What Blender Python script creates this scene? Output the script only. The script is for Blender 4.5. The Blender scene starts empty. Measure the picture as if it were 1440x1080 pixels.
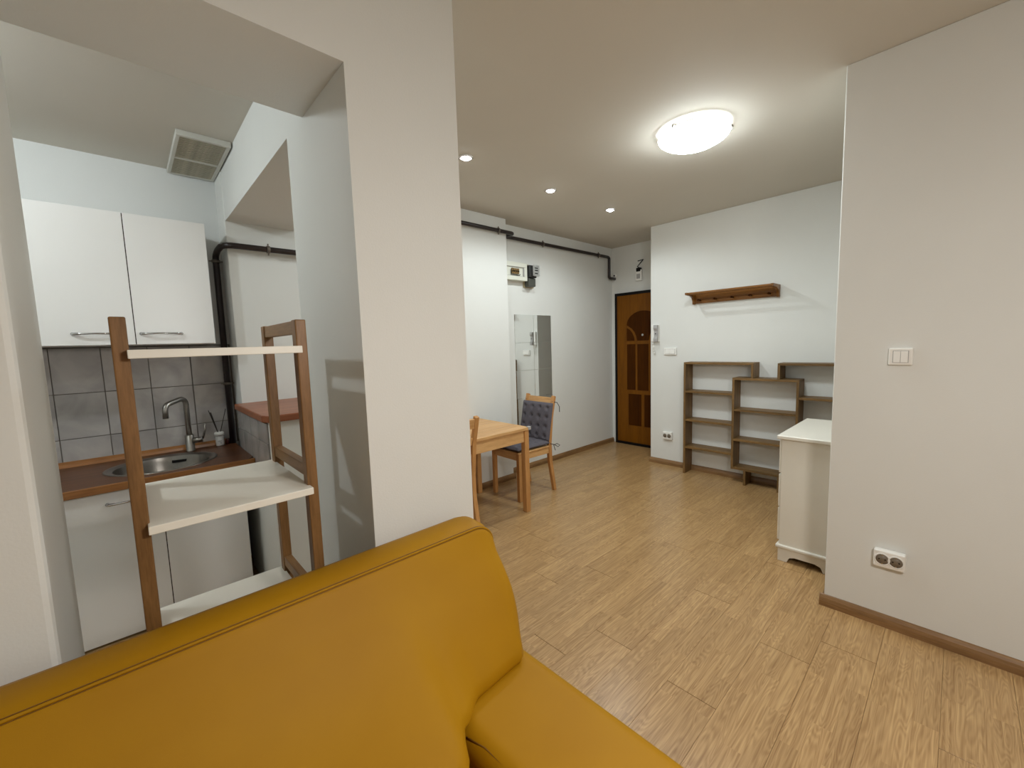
import bpy, bmesh, math, random
from mathutils import Vector, Matrix
random.seed(7)

# ------------------------------------------------------------------ camera, world, light, exposure
scene = bpy.context.scene
COL = scene.collection
cam_d = bpy.data.cameras.new('camera')
cam_d.sensor_fit = 'HORIZONTAL'; cam_d.sensor_width = 36.0
cam_d.lens = 583.89 / 1440 * 36.0
cam_d.clip_start = 0.03; cam_d.clip_end = 60
cam = bpy.data.objects.new('camera', cam_d); COL.objects.link(cam)
YAW, PITCH, ROLL = math.radians(47.2224), math.radians(5.5232), math.radians(-1.8188)
fwd = Vector((math.cos(YAW) * math.cos(PITCH), math.sin(YAW) * math.cos(PITCH), -math.sin(PITCH)))
rgt = Vector((math.sin(YAW), -math.cos(YAW), 0)); upv = rgt.cross(fwd)
r2 = rgt * math.cos(ROLL) + upv * math.sin(ROLL); u2 = upv * math.cos(ROLL) - rgt * math.sin(ROLL)
CAM_Z = 1.40
cam.matrix_world = Matrix(((r2.x, u2.x, -fwd.x, 0), (r2.y, u2.y, -fwd.y, 0), (r2.z, u2.z, -fwd.z, CAM_Z), (0, 0, 0, 1)))
scene.camera = cam

world = bpy.data.worlds.new('world'); scene.world = world; world.use_nodes = True
world.node_tree.nodes['Background'].inputs[0].default_value = (0.62, 0.72, 0.85, 1)
world.node_tree.nodes['Background'].inputs[1].default_value = 0.05

DISH_STRENGTH = 58.0
SPOT_POWER = 19.5
SPOT_GLOW = 60.0
KITCHEN_STRENGTH = 425.0
LIVING_STRENGTH = 96.0

vs = scene.view_settings
scene.display_settings.display_device = 'sRGB'
vs.view_transform = 'Standard'; vs.look = 'None'; vs.exposure = 0.0; vs.gamma = 1.0; vs.use_curve_mapping = False

# ------------------------------------------------------------------ materials
def srgb(r, g, b):
    f = lambda c: (c / 255 / 12.92) if c / 255 <= 0.04045 else ((c / 255 + 0.055) / 1.055) ** 2.4
    return (f(r), f(g), f(b), 1.0)

def base_mat(name, rough=0.5, metal=0.0, spec=0.5):
    m = bpy.data.materials.new(name); m.use_nodes = True
    nt = m.node_tree; b = nt.nodes['Principled BSDF']
    b.inputs['Roughness'].default_value = rough; b.inputs['Metallic'].default_value = metal
    b.inputs['Specular IOR Level'].default_value = spec
    return m, nt, b

def N(nt, typ, **kw):
    n = nt.nodes.new(typ)
    for k, v in kw.items():
        if hasattr(n, k): setattr(n, k, v)
        else: n.inputs[k].default_value = v
    return n

def plain(name, col, rough=0.5, metal=0.0, spec=0.5, vary=0.04, scale=12.0, bump=0.0, bscale=200.0):
    m, nt, b = base_mat(name, rough, metal, spec)
    tc = N(nt, 'ShaderNodeTexCoord'); no = N(nt, 'ShaderNodeTexNoise', Scale=scale, Detail=3.0)
    nt.links.new(tc.outputs['Object'], no.inputs['Vector'])
    r = N(nt, 'ShaderNodeValToRGB')
    r.color_ramp.elements[0].position = 0.3; r.color_ramp.elements[1].position = 0.7
    r.color_ramp.elements[0].color = tuple(c * (1 - vary) for c in col[:3]) + (1,)
    r.color_ramp.elements[1].color = tuple(min(1, c * (1 + vary)) for c in col[:3]) + (1,)
    nt.links.new(no.outputs['Fac'], r.inputs[0]); nt.links.new(r.outputs[0], b.inputs['Base Color'])
    if bump:
        n2 = N(nt, 'ShaderNodeTexNoise', Scale=bscale, Detail=4.0)
        nt.links.new(tc.outputs['Object'], n2.inputs['Vector'])
        bp = N(nt, 'ShaderNodeBump', Strength=bump, Distance=0.002)
        nt.links.new(n2.outputs['Fac'], bp.inputs['Height']); nt.links.new(bp.outputs[0], b.inputs['Normal'])
    return m

def wood(name, dark, light, axis='X', rough=0.45, scale=1.0, spec=0.4, ring=18.0, knots=0.0):
    m, nt, b = base_mat(name, rough, 0, spec)
    tc = N(nt, 'ShaderNodeTexCoord'); oi = N(nt, 'ShaderNodeObjectInfo')
    ad = N(nt, 'ShaderNodeVectorMath', operation='ADD'); mu = N(nt, 'ShaderNodeMath', operation='MULTIPLY'); mu.inputs[1].default_value = 37.0
    nt.links.new(oi.outputs['Random'], mu.inputs[0]); nt.links.new(tc.outputs['Object'], ad.inputs[0]); nt.links.new(mu.outputs[0], ad.inputs[1])
    mp = N(nt, 'ShaderNodeMapping')
    s = {'X': (0.09, 1, 1), 'Y': (1, 0.09, 1), 'Z': (1, 1, 0.09)}[axis]
    mp.inputs['Scale'].default_value = tuple(v * scale for v in s)
    nt.links.new(ad.outputs[0], mp.inputs['Vector'])
    n1 = N(nt, 'ShaderNodeTexNoise', Scale=ring, Detail=6.0, Roughness=0.6, Distortion=0.9)
    n2 = N(nt, 'ShaderNodeTexNoise', Scale=ring * 9, Detail=3.0, Roughness=0.7)
    nt.links.new(mp.outputs[0], n1.inputs['Vector']); nt.links.new(mp.outputs[0], n2.inputs['Vector'])
    mx = N(nt, 'ShaderNodeMix', data_type='FLOAT'); mx.inputs[0].default_value = 0.35
    nt.links.new(n1.outputs['Fac'], mx.inputs[2]); nt.links.new(n2.outputs['Fac'], mx.inputs[3])
    r = N(nt, 'ShaderNodeValToRGB'); r.color_ramp.elements[0].position = 0.36; r.color_ramp.elements[1].position = 0.62
    r.color_ramp.elements[0].color = dark; r.color_ramp.elements[1].color = light
    nt.links.new(mx.outputs[0], r.inputs[0])
    out = r.outputs[0]
    if knots:
        vo = N(nt, 'ShaderNodeTexVoronoi', Scale=5.0); nt.links.new(mp.outputs[0], vo.inputs['Vector'])
        kr = N(nt, 'ShaderNodeValToRGB'); kr.color_ramp.elements[0].position = 0.03; kr.color_ramp.elements[1].position = 0.09
        kr.color_ramp.elements[0].color = (knots, knots * 0.8, knots * 0.6, 1); kr.color_ramp.elements[1].color = (1, 1, 1, 1)
        nt.links.new(vo.outputs['Distance'], kr.inputs[0])
        mm = N(nt, 'ShaderNodeMix', data_type='RGBA', blend_type='MULTIPLY'); mm.inputs[0].default_value = 1.0
        nt.links.new(out, mm.inputs[6]); nt.links.new(kr.outputs[0], mm.inputs[7]); out = mm.outputs[2]
    nt.links.new(out, b.inputs['Base Color'])
    bp = N(nt, 'ShaderNodeBump', Strength=0.12, Distance=0.001)
    nt.links.new(mx.outputs[0], bp.inputs['Height']); nt.links.new(bp.outputs[0], b.inputs['Normal'])
    return m

def emissive(name, col, strength):
    m = bpy.data.materials.new(name); m.use_nodes = True; nt = m.node_tree; b = nt.nodes['Principled BSDF']
    b.inputs['Base Color'].default_value = (0.9, 0.9, 0.9, 1); b.inputs['Roughness'].default_value = 0.3
    b.inputs['Emission Color'].default_value = col; b.inputs['Emission Strength'].default_value = strength
    return m

def laminate(name):
    """oak laminate: three printed strips in a board, cathedral grain along X"""
    m, nt, b = base_mat(name, 0.29, 0, 0.5)
    tc = N(nt, 'ShaderNodeTexCoord'); oi = N(nt, 'ShaderNodeObjectInfo')
    cb = N(nt, 'ShaderNodeCombineXYZ'); mu = N(nt, 'ShaderNodeMath', operation='MULTIPLY'); mu.inputs[1].default_value = 23.7
    nt.links.new(oi.outputs['Random'], mu.inputs[0]); nt.links.new(mu.outputs[0], cb.inputs[0]); nt.links.new(mu.outputs[0], cb.inputs[2])
    ad = N(nt, 'ShaderNodeVectorMath', operation='ADD')
    nt.links.new(tc.outputs['Object'], ad.inputs[0]); nt.links.new(cb.outputs[0], ad.inputs[1])
    br = N(nt, 'ShaderNodeTexBrick', offset=0.37, offset_frequency=2, squash=1.0)
    br.inputs['Color1'].default_value = (0.0, 0, 0, 1); br.inputs['Color2'].default_value = (1, 1, 1, 1)
    br.inputs['Mortar Size'].default_value = 0.0; br.inputs['Scale'].default_value = 1.0
    br.inputs['Brick Width'].default_value = 0.43; br.inputs['Row Height'].default_value = 0.06433
    nt.links.new(ad.outputs[0], br.inputs['Vector'])
    # grain offset per strip
    of = N(nt, 'ShaderNodeVectorMath', operation='MULTIPLY_ADD'); of.inputs[1].default_value = (5, 5, 9)
    nt.links.new(br.outputs['Color'], of.inputs[0]); nt.links.new(ad.outputs[0], of.inputs[2])
    mp = N(nt, 'ShaderNodeMapping'); mp.inputs['Scale'].default_value = (1.3, 11.0, 1.0); nt.links.new(of.outputs[0], mp.inputs['Vector'])
    n0 = N(nt, 'ShaderNodeTexNoise', Scale=1.6, Detail=2.0, Roughness=0.45, Distortion=0.35); nt.links.new(mp.outputs[0], n0.inputs['Vector'])
    sn = N(nt, 'ShaderNodeMath', operation='MULTIPLY'); sn.inputs[1].default_value = 110.0; nt.links.new(n0.outputs['Fac'], sn.inputs[0])
    si = N(nt, 'ShaderNodeMath', operation='SINE'); nt.links.new(sn.outputs[0], si.inputs[0])
    mp2 = N(nt, 'ShaderNodeMapping'); mp2.inputs['Scale'].default_value = (2.2, 130.0, 1.0); nt.links.new(of.outputs[0], mp2.inputs['Vector'])
    n2 = N(nt, 'ShaderNodeTexNoise', Scale=1.0, Detail=4.0, Roughness=0.65); nt.links.new(mp2.outputs[0], n2.inputs['Vector'])
    ra = N(nt, 'ShaderNodeMath', operation='MULTIPLY_ADD'); ra.inputs[1].default_value = 0.085; ra.inputs[2].default_value = 0.0; nt.links.new(si.outputs[0], ra.inputs[0])
    su = N(nt, 'ShaderNodeMath', operation='ADD'); nt.links.new(ra.outputs[0], su.inputs[0]); nt.links.new(n2.outputs['Fac'], su.inputs[1])
    r = N(nt, 'ShaderNodeValToRGB'); r.color_ramp.elements[0].position = 0.26; r.color_ramp.elements[1].position = 0.78
    r.color_ramp.elements[0].color = srgb(148, 112, 70); r.color_ramp.elements[1].color = srgb(198, 163, 114)
    nt.links.new(su.outputs[0], r.inputs[0])
    tr = N(nt, 'ShaderNodeValToRGB'); tr.color_ramp.elements[0].color = (0.90, 0.885, 0.87, 1); tr.color_ramp.elements[1].color = (1.06, 1.06, 1.06, 1)
    nt.links.new(br.outputs['Color'], tr.inputs[0])
    mm = N(nt, 'ShaderNodeMix', data_type='RGBA', blend_type='MULTIPLY'); mm.inputs[0].default_value = 1.0
    nt.links.new(r.outputs[0], mm.inputs[6]); nt.links.new(tr.outputs[0], mm.inputs[7])
    nt.links.new(mm.outputs[2], b.inputs['Base Color'])
    bp = N(nt, 'ShaderNodeBump', Strength=0.08, Distance=0.0006)
    nt.links.new(su.outputs[0], bp.inputs['Height']); nt.links.new(bp.outputs[0], b.inputs['Normal'])
    return m

def tile_mat(name):
    m, nt, b = base_mat(name, 0.13, 0, 0.5)
    tc = N(nt, 'ShaderNodeTexCoord'); oi = N(nt, 'ShaderNodeObjectInfo')
    ad = N(nt, 'ShaderNodeVectorMath', operation='ADD'); mu = N(nt, 'ShaderNodeMath', operation='MULTIPLY'); mu.inputs[1].default_value = 31.0
    nt.links.new(oi.outputs['Random'], mu.inputs[0]); nt.links.new(tc.outputs['Object'], ad.inputs[0]); nt.links.new(mu.outputs[0], ad.inputs[1])
    no = N(nt, 'ShaderNodeTexNoise', Scale=7.0, Detail=4.0, Roughness=0.5, Distortion=0.5); nt.links.new(ad.outputs[0], no.inputs['Vector'])
    r = N(nt, 'ShaderNodeValToRGB'); r.color_ramp.elements[0].position = 0.35; r.color_ramp.elements[1].position = 0.65
    r.color_ramp.elements[0].color = srgb(158, 153, 150); r.color_ramp.elements[1].color = srgb(180, 174, 169)
    nt.links.new(no.outputs['Fac'], r.inputs[0]); nt.links.new(r.outputs[0], b.inputs['Base Color'])
    n2 = N(nt, 'ShaderNodeTexNoise', Scale=22.0, Detail=2.0); nt.links.new(ad.outputs[0], n2.inputs['Vector'])
    bp = N(nt, 'ShaderNodeBump', Strength=0.12, Distance=0.002); nt.links.new(n2.outputs['Fac'], bp.inputs['Height']); nt.links.new(bp.outputs[0], b.inputs['Normal'])
    return m

def leather(name):
    m, nt, b = base_mat(name, 0.55, 0, 0.18)
    tc = N(nt, 'ShaderNodeTexCoord')
    no = N(nt, 'ShaderNodeTexNoise', Scale=3.0, Detail=3.0); nt.links.new(tc.outputs['Object'], no.inputs['Vector'])
    r = N(nt, 'ShaderNodeValToRGB'); r.color_ramp.elements[0].position = 0.3; r.color_ramp.elements[1].position = 0.7
    r.color_ramp.elements[0].color = srgb(160, 113, 6); r.color_ramp.elements[1].color = srgb(170, 123, 10)
    nt.links.new(no.outputs['Fac'], r.inputs[0]); nt.links.new(r.outputs[0], b.inputs['Base Color'])
    vo = N(nt, 'ShaderNodeTexVoronoi', Scale=420.0, feature='DISTANCE_TO_EDGE'); nt.links.new(tc.outputs['Object'], vo.inputs['Vector'])
    n3 = N(nt, 'ShaderNodeTexNoise', Scale=900.0, Detail=2.0); nt.links.new(tc.outputs['Object'], n3.inputs['Vector'])
    su = N(nt, 'ShaderNodeMath', operation='ADD'); nt.links.new(vo.outputs['Distance'], su.inputs[0]); nt.links.new(n3.outputs['Fac'], su.inputs[1])
    bp = N(nt, 'ShaderNodeBump', Strength=0.10, Distance=0.0006); nt.links.new(su.outputs[0], bp.inputs['Height']); nt.links.new(bp.outputs[0], b.inputs['Normal'])
    return m

M = {}
M['wall'] = plain('wall_paint', srgb(226, 226, 221), 0.75, spec=0.25, vary=0.012, scale=3, bump=0.16, bscale=170)
M['kwall'] = plain('kitchen_wall_paint', srgb(222, 223, 220), 0.7, spec=0.25, vary=0.012, scale=3, bump=0.12, bscale=170)
M['ceiling'] = plain('ceiling_paint', srgb(208, 202, 190), 0.8, spec=0.2, vary=0.015, scale=2, bump=0.1, bscale=150)
M['laminate'] = laminate('oak_laminate')
M['gap'] = plain('dark_joint', srgb(60, 44, 30), 0.8)
M['base'] = wood('baseboard_wood', srgb(110, 80, 48), srgb(150, 114, 74), 'X', 0.4, ring=14)
M['base_y'] = wood('baseboard_wood_y', srgb(110, 80, 48), srgb(150, 114, 74), 'Y', 0.4, ring=14)
M['tile'] = tile_mat('marbled_tile')
M['grout'] = plain('grout', srgb(120, 112, 104), 0.9)
M['white'] = plain('white_lacquer', srgb(222, 216, 203), 0.35, vary=0.01)
M['cabinet'] = plain('cabinet_white', srgb(232, 230, 226), 0.3, vary=0.01, scale=4, bump=0.04, bscale=300)
M['shelfwhite'] = plain('shelf_white', srgb(238, 234, 222), 0.4, vary=0.015)
M['plastic'] = plain('white_plastic', srgb(240, 238, 232), 0.3, vary=0.01)
M['plastic_grey'] = plain('grey_plastic', srgb(170, 168, 166), 0.4, vary=0.02)
M['socket'] = plain('socket_recess', srgb(120, 108, 92), 0.45, vary=0.02)
M['dark'] = plain('black_detail', srgb(16, 13, 12), 0.6, spec=0.2)
M['pipe'] = plain('dark_pipe_paint', srgb(38, 28, 26), 0.4, vary=0.15, scale=60)
M['steel'] = plain('brushed_steel', srgb(150, 146, 140), 0.3, metal=1.0, vary=0.05, scale=50)
M['chrome'] = plain('chrome', srgb(200, 200, 200), 0.15, metal=1.0, vary=0.01)
M['clamp'] = plain('galvanised', srgb(120, 112, 104), 0.45, metal=0.8, vary=0.05)
M['bamboo_z'] = wood('bamboo_z', srgb(106, 74, 38), srgb(140, 101, 58), 'Z', 0.45, ring=26)
M['bamboo_y'] = wood('bamboo_y', srgb(112, 80, 42), srgb(146, 108, 64), 'Y', 0.45, ring=26)
M['counter'] = wood('counter_wood', srgb(70, 40, 22), srgb(108, 66, 38), 'X', 0.34, ring=14, spec=0.35)
M['counter_edge'] = wood('counter_edge', srgb(128, 84, 46), srgb(164, 112, 64), 'X', 0.3, ring=14)
M['ledge'] = wood('ledge_wood', srgb(128, 70, 42), srgb(158, 96, 62), 'X', 0.35, ring=14)
M['pine_x'] = wood('pine_x', srgb(188, 138, 84), srgb(222, 178, 122), 'X', 0.4, ring=12, knots=0.35)
M['pine_y'] = wood('pine_y', srgb(188, 138, 84), srgb(222, 178, 122), 'Y', 0.4, ring=12, knots=0.35)
M['pine_z'] = wood('pine_z', srgb(176, 122, 68), srgb(206, 154, 96), 'Z', 0.4, ring=12, knots=0.35)
M['brown_y'] = wood('stained_y', srgb(92, 68, 36), srgb(134, 102, 60), 'Y', 0.5, ring=16)
M['brown_z'] = wood('stained_z', srgb(92, 68, 36), srgb(134, 102, 60), 'Z', 0.5, ring=16)
M['rack'] = wood('rack_wood', srgb(100, 60, 14), srgb(142, 92, 30), 'Y', 0.35, ring=16)
M['door'] = wood('door_wood', srgb(104, 60, 1), srgb(126, 76, 4), 'Z', 0.5, ring=16, spec=0.2)
M['doorpanel'] = wood('door_panel_wood', srgb(56, 26, 0), srgb(76, 38, 0), 'Z', 0.55, ring=16, spec=0.08)
M['leather'] = leather('mustard_leather')
M['seam'] = plain('mustard_seam', srgb(118, 78, 12), 0.5, vary=0.05)
M['fabric'] = plain('grey_fabric', srgb(96, 92, 98), 0.95, spec=0.1, vary=0.12, scale=160, bump=0.5, bscale=700)
M['button'] = plain('dark_button', srgb(44, 42, 46), 0.8)
M['vent'] = plain('vent_grille', srgb(176, 170, 150), 0.7, vary=0.2, scale=30)
M['ventframe'] = plain('vent_frame', srgb(206, 204, 194), 0.5, vary=0.03)
M['fuse'] = plain('fuse_box_plastic', srgb(222, 222, 208), 0.4, vary=0.02)
M['breaker'] = plain('breaker_brown', srgb(120, 92, 46), 0.5, vary=0.2, scale=80)
M['meter'] = plain('meter_black', srgb(26, 25, 23), 0.35, vary=0.1)
M['meter_grey'] = plain('meter_grey', srgb(74, 75, 68), 0.4, vary=0.08)
M['meterface'] = plain('meter_face', srgb(230, 230, 230), 0.3)
M['tan'] = plain('tan_board', srgb(158, 144, 112), 0.6, vary=0.1, scale=30)
M['dish'] = emissive('lit_glass_dish', (0.88, 0.97, 1.0, 1), DISH_STRENGTH)
M['bowl'] = emissive('lit_pendant_bowl', (1.0, 0.97, 0.93, 1), LIVING_STRENGTH)
M['spotglow'] = emissive('lit_spot_bulb', (0.94, 0.97, 1.0, 1), SPOT_GLOW)
M['kbulb'] = emissive('lit_kitchen_bulb', (0.86, 0.95, 1.0, 1), KITCHEN_STRENGTH)
M['frost'] = plain('frosted_rim', srgb(236, 236, 236), 0.25)
M['label'] = plain('paper_label', srgb(214, 212, 210), 0.6)
M['jar'] = plain('dark_red_glass', srgb(70, 30, 26), 0.15)
M['stick'] = plain('dark_reed', srgb(40, 30, 24), 0.7)
mm_, nt_, b_ = base_mat('mirror_silver', 0.02, 1.0); b_.inputs['Base Color'].default_value = (0.86, 0.88, 0.87, 1); M['mirror'] = mm_
mg_, ntg_, bg_ = base_mat('clear_glass', 0.03); bg_.inputs['Transmission Weight'].default_value = 1.0; bg_.inputs['IOR'].default_value = 1.1; bg_.inputs['Base Color'].default_value = (0.95, 0.97, 0.97, 1); M['glass'] = mg_

# ------------------------------------------------------------------ mesh helpers
class MB:
    def __init__(self): self.v = []; self.f = []; self.sm = []
    def add(self, vs, fs, smooth=False):
        o = len(self.v); self.v += [tuple(p) for p in vs]
        for f in fs: self.f.append(tuple(i + o for i in f)); self.sm.append(smooth)
        return self
    def box(self, x0, x1, y0, y1, z0, z1):
        return self.add([(x0, y0, z0), (x1, y0, z0), (x1, y1, z0), (x0, y1, z0), (x0, y0, z1), (x1, y0, z1), (x1, y1, z1), (x0, y1, z1)],
                        [(0, 3, 2, 1), (4, 5, 6, 7), (0, 1, 5, 4), (1, 2, 6, 5), (2, 3, 7, 6), (3, 0, 4, 7)])
    def prism(self, poly, axis, a, b):
        """poly in the two other axes (order: x,y,z without axis), extruded from a to b"""
        def P(p, t):
            return {'x': (t, p[0], p[1]), 'y': (p[0], t, p[1]), 'z': (p[0], p[1], t)}[axis]
        n = len(poly)
        area = sum(poly[i][0] * poly[(i + 1) % n][1] - poly[(i + 1) % n][0] * poly[i][1] for i in range(n))
        if (area < 0) != (axis == 'y'): poly = poly[::-1]
        vs = [P(p, a) for p in poly] + [P(p, b) for p in poly]
        lo, hi = tuple(reversed(range(n))), tuple(range(n, 2 * n))
        fs = [lo, hi] + [(i, (i + 1) % n, n + (i + 1) % n, n + i) for i in range(n)]
        if a > b: fs = [tuple(reversed(f)) for f in fs]
        return self.add(vs, fs)
    def bar(self, p, q, w, h, up=(0, 0, 1)):
        p, q = Vector(p), Vector(q); d = (q - p).normalized(); u = Vector(up)
        s = d.cross(u).normalized(); u = s.cross(d).normalized()
        vs = []
        for c in (p, q):
            for a, b in ((-1, -1), (1, -1), (1, 1), (-1, 1)): vs.append(c + s * (a * w / 2) + u * (b * h / 2))
        return self.add(vs, [(0, 1, 2, 3), (7, 6, 5, 4), (0, 4, 5, 1), (1, 5, 6, 2), (2, 6, 7, 3), (3, 7, 4, 0)])
    def tube(self, path, r, n=12, cap=True):
        pts = [Vector(p) for p in path]; R = r if isinstance(r, (list, tuple)) else [r] * len(pts)
        vs = []; d0 = (pts[1] - pts[0]).normalized()
        u = Vector((0, 0, 1)) if abs(d0.z) < 0.9 else Vector((1, 0, 0))
        for i, p in enumerate(pts):
            if i == 0: d = pts[1] - pts[0]
            elif i == len(pts) - 1: d = pts[-1] - pts[-2]
            else: d = (pts[i + 1] - p).normalized() + (p - pts[i - 1]).normalized()
            d.normalize(); s = d.cross(u).normalized(); u = s.cross(d).normalized()
            k = 1.0
            if 0 < i < len(pts) - 1:
                c = (pts[i + 1] - p).normalized().dot((p - pts[i - 1]).normalized()); k = 1 / max(0.6, math.sqrt((1 + c) / 2))
            for j in range(n):
                a = 2 * math.pi * j / n; vs.append(p + (s * math.cos(a) + u * math.sin(a)) * R[i])
        fs = []
        for i in range(len(pts) - 1):
            for j in range(n): fs.append((i * n + j, i * n + (j + 1) % n, (i + 1) * n + (j + 1) % n, (i + 1) * n + j))
        self.add(vs, fs, True)
        if cap:
            o = len(self.v) - len(vs)
            self.f.append(tuple(o + j for j in reversed(range(n)))); self.sm.append(False)
            self.f.append(tuple(o + (len(pts) - 1) * n + j for j in range(n))); self.sm.append(False)
        return self
    def lathe(self, prof, c, n=24, axis='z', smooth=True):
        """prof: list of (radius, height); closed ends where the radius is 0"""
        vs = []; idx = []
        def P(r, h, a):
            x, y = r * math.cos(a), r * math.sin(a)
            return {'z': (c[0] + x, c[1] + y, c[2] + h), 'x': (c[0] + h, c[1] + x, c[2] + y), 'y': (c[0] + y, c[1] + h, c[2] + x)}[axis]
        for r, h in prof:
            if r < 1e-6: idx.append([len(vs)]); vs.append(P(0, h, 0))
            else:
                idx.append(list(range(len(vs), len(vs) + n)))
                for j in range(n): vs.append(P(r, h, 2 * math.pi * j / n))
        fs = []
        for a, b in zip(idx, idx[1:]):
            for j in range(n):
                k = (j + 1) % n
                if len(a) == 1 and len(b) == 1: break
                if len(a) == 1: fs.append((a[0], b[k], b[j]))
                elif len(b) == 1: fs.append((a[j], a[k], b[0]))
                else: fs.append((a[j], a[k], b[k], b[j]))
        return self.add(vs, fs, smooth)
    def mesh(self, name, mat, bevel=0.0, origin=(0, 0, 0), seg=2, fix=True):
        me = bpy.data.meshes.new(name)
        bm = bmesh.new()
        o = Vector(origin)
        bv = [bm.verts.new(Vector(p) - o) for p in self.v]
        for f, s in zip(self.f, self.sm):
            try: fc = bm.faces.new([bv[i] for i in f]); fc.smooth = s
            except ValueError: pass
        if fix: bmesh.ops.recalc_face_normals(bm, faces=bm.faces)
        if bevel:
            es = [e for e in bm.edges if len(e.link_faces) == 2 and e.calc_face_angle(0) > 0.5]
            bmesh.ops.bevel(bm, geom=es, offset=bevel, segments=seg, profile=0.5, affect='EDGES', clamp_overlap=True)
            for f in bm.faces: f.smooth = False
        bm.to_mesh(me); bm.free(); me.materials.append(mat)
        return me

ORIG = {}
def worldorg(o):
    v = Vector((0, 0, 0))
    while o is not None: v = v + o.location; o = o.parent
    return v

def put(name, mb, mat, parent=None, bevel=0.0, loc=None, seg=2, label=None):
    """one mesh object; mb is given in world coordinates, its origin moved to loc (or to the parent's base)"""
    base = worldorg(parent) if parent else Vector((0, 0, 0))
    at = Vector(loc) if loc is not None else base
    me = mb.mesh(name, mat, bevel, at, seg)
    o = bpy.data.objects.new(name, me); COL.objects.link(o)
    o.parent = parent; o.location = at - base
    if label: o['label'] = label
    return o

def inst(name, me, parent, loc, rot=None):
    o = bpy.data.objects.new(name, me); COL.objects.link(o); o.parent = parent
    o.location = Vector(loc) - (worldorg(parent) if parent else Vector((0, 0, 0)))
    if rot: o.rotation_euler = rot
    return o

def tag(o, label, cat, group=None):
    o['label'] = label; o['category'] = cat
    if group: o['group'] = group
    return o

def thing(name, label, cat, loc, group=None):
    o = bpy.data.objects.new(name, None); COL.objects.link(o); o.location = loc; o.empty_display_size = 0.1
    return tag(o, label, cat, group)

def struct(name, mb, mat, bevel=0.0, label=None, parent=None):
    o = put(name, mb, mat, parent, bevel)
    if parent is None: o['kind'] = 'structure'
    if label: o['label'] = label
    return o

def arc(cx, cy, r, a0, a1, n):
    return [(cx + r * math.cos(math.radians(a0 + (a1 - a0) * i / n)), cy + r * math.sin(math.radians(a0 + (a1 - a0) * i / n))) for i in range(n + 1)]

def bend(p0, pc, p1, n=6):
    p0, pc, p1 = Vector(p0), Vector(pc), Vector(p1)
    return [p0 * (1 - t) ** 2 + pc * (2 * t * (1 - t)) + p1 * t * t for t in [i / n for i in range(n + 1)]]

# ------------------------------------------------------------------ the room
CEIL = 2.625
PY, BY = 3.245, 3.11            # wall with the meter, chimney breast in front of it
DX, RX = 4.90, 4.335            # entrance door wall, coat rack wall
FX, FY = 2.548, 0.418           # near wall block
Y0, Y1, YP = 1.2225, 1.597, 1.785
XJ, XP0, XP1 = -0.152, 0.524, 0.911
KY, KC, SOF = 3.33, 2.522, 2.206
WX, SY = -2.2, -2.6

# floor: slab with laminate around, boards laid one by one where the photograph shows them
BX0, BX1, BY0, BW = 0.62, 4.93, 0.369 - 0.193 * 6, 0.193
NROW = 21
BYE = BY0 + BW * NROW
fl = MB().box(WX, DX + .05, SY, BY0, -.05, 0).box(WX, BX0, BY0, KY + .02, -.05, 0).box(BX0, DX + .05, BY0, BYE, -.05, -.011)
floor = struct('floor', fl, M['laminate'], label='light oak laminate floor')
known = {6: 2.020, 7: 1.517, 8: 2.217, 9: 1.563, 5: 2.217, 4: 1.56, 10: 2.62, 11: 2.0}
BL = 1.29
mcache = {}
for k in range(NROW):
    ya = BY0 + BW * k
    off = known.get(k, 1.2 + random.random() * 1.25)
    x = off
    while x > BX0: x -= BL
    while x < BX1:
        a, b = max(x, BX0), min(x + BL, BX1)
        if b - a > 0.03:
            g = 0.0011
            key = round(b - a, 4)
            if key not in mcache:
                mcache[key] = MB().box(g, key - g, 0.00035, BW - 0.00035, -0.0105, 0).mesh('plank', M['laminate'], 0.0004, seg=1)
            # a few boards stand a hair proud, as worn laminate does
            inst('plank', mcache[key], floor, (a, ya, random.choice((0, 0, 0, 0.0003))))
        x += BL

struct('ceiling', MB().box(WX, DX + .05, SY, KY + .2, CEIL, CEIL + .1), M['ceiling'])
struct('ceiling_kitchen', MB().box(WX, XP0, Y1, KY, KC, CEIL - .001), M['ceiling'])
struct('wall_north', MB().box(2.80, DX + .1, PY, PY + .2, -.05, CEIL), M['wall'])
struct('wall_chimney', MB().box(XP0 - .004, 2.862, BY, BY + .4, -.05, CEIL), M['wall'], 0.004)
struct('wall_kitchen_back', MB().box(WX, XP0 - .004, KY, KY + .2, -.05, CEIL), M['kwall'])
struct('wall_entrance', MB().box(DX, DX + .15, 2.30, PY, -.05, CEIL), M['wall'])
struct('wall_east', MB().box(RX, DX, FY, 2.37, -.05, CEIL), M['wall'], 0.004)
struct('wall_southeast', MB().box(FX, DX, SY, FY, -.05, CEIL), M['wall'], 0.004)
struct('wall_pillar', MB().box(XP0, XP1, Y0, YP, -.05, CEIL), M['wall'])
struct('wall_jamb', MB().box(WX, XJ, Y0, Y1, -.05, CEIL), M['wall'], 0.012)
struct('wall_lintel', MB().box(XJ, XP0, Y0, Y1, SOF, CEIL), M['wall'])
struct('wall_passage_header', MB().box(XP0, XP1, YP, BY, SOF, CEIL), M['wall'])
struct('wall_west', MB().box(WX - .15, WX, SY, KY + .1, -.05, CEIL), M['wall'])
struct('wall_south', MB().box(WX, FX, SY - .15, SY, -.05, CEIL), M['wall'])

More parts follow.
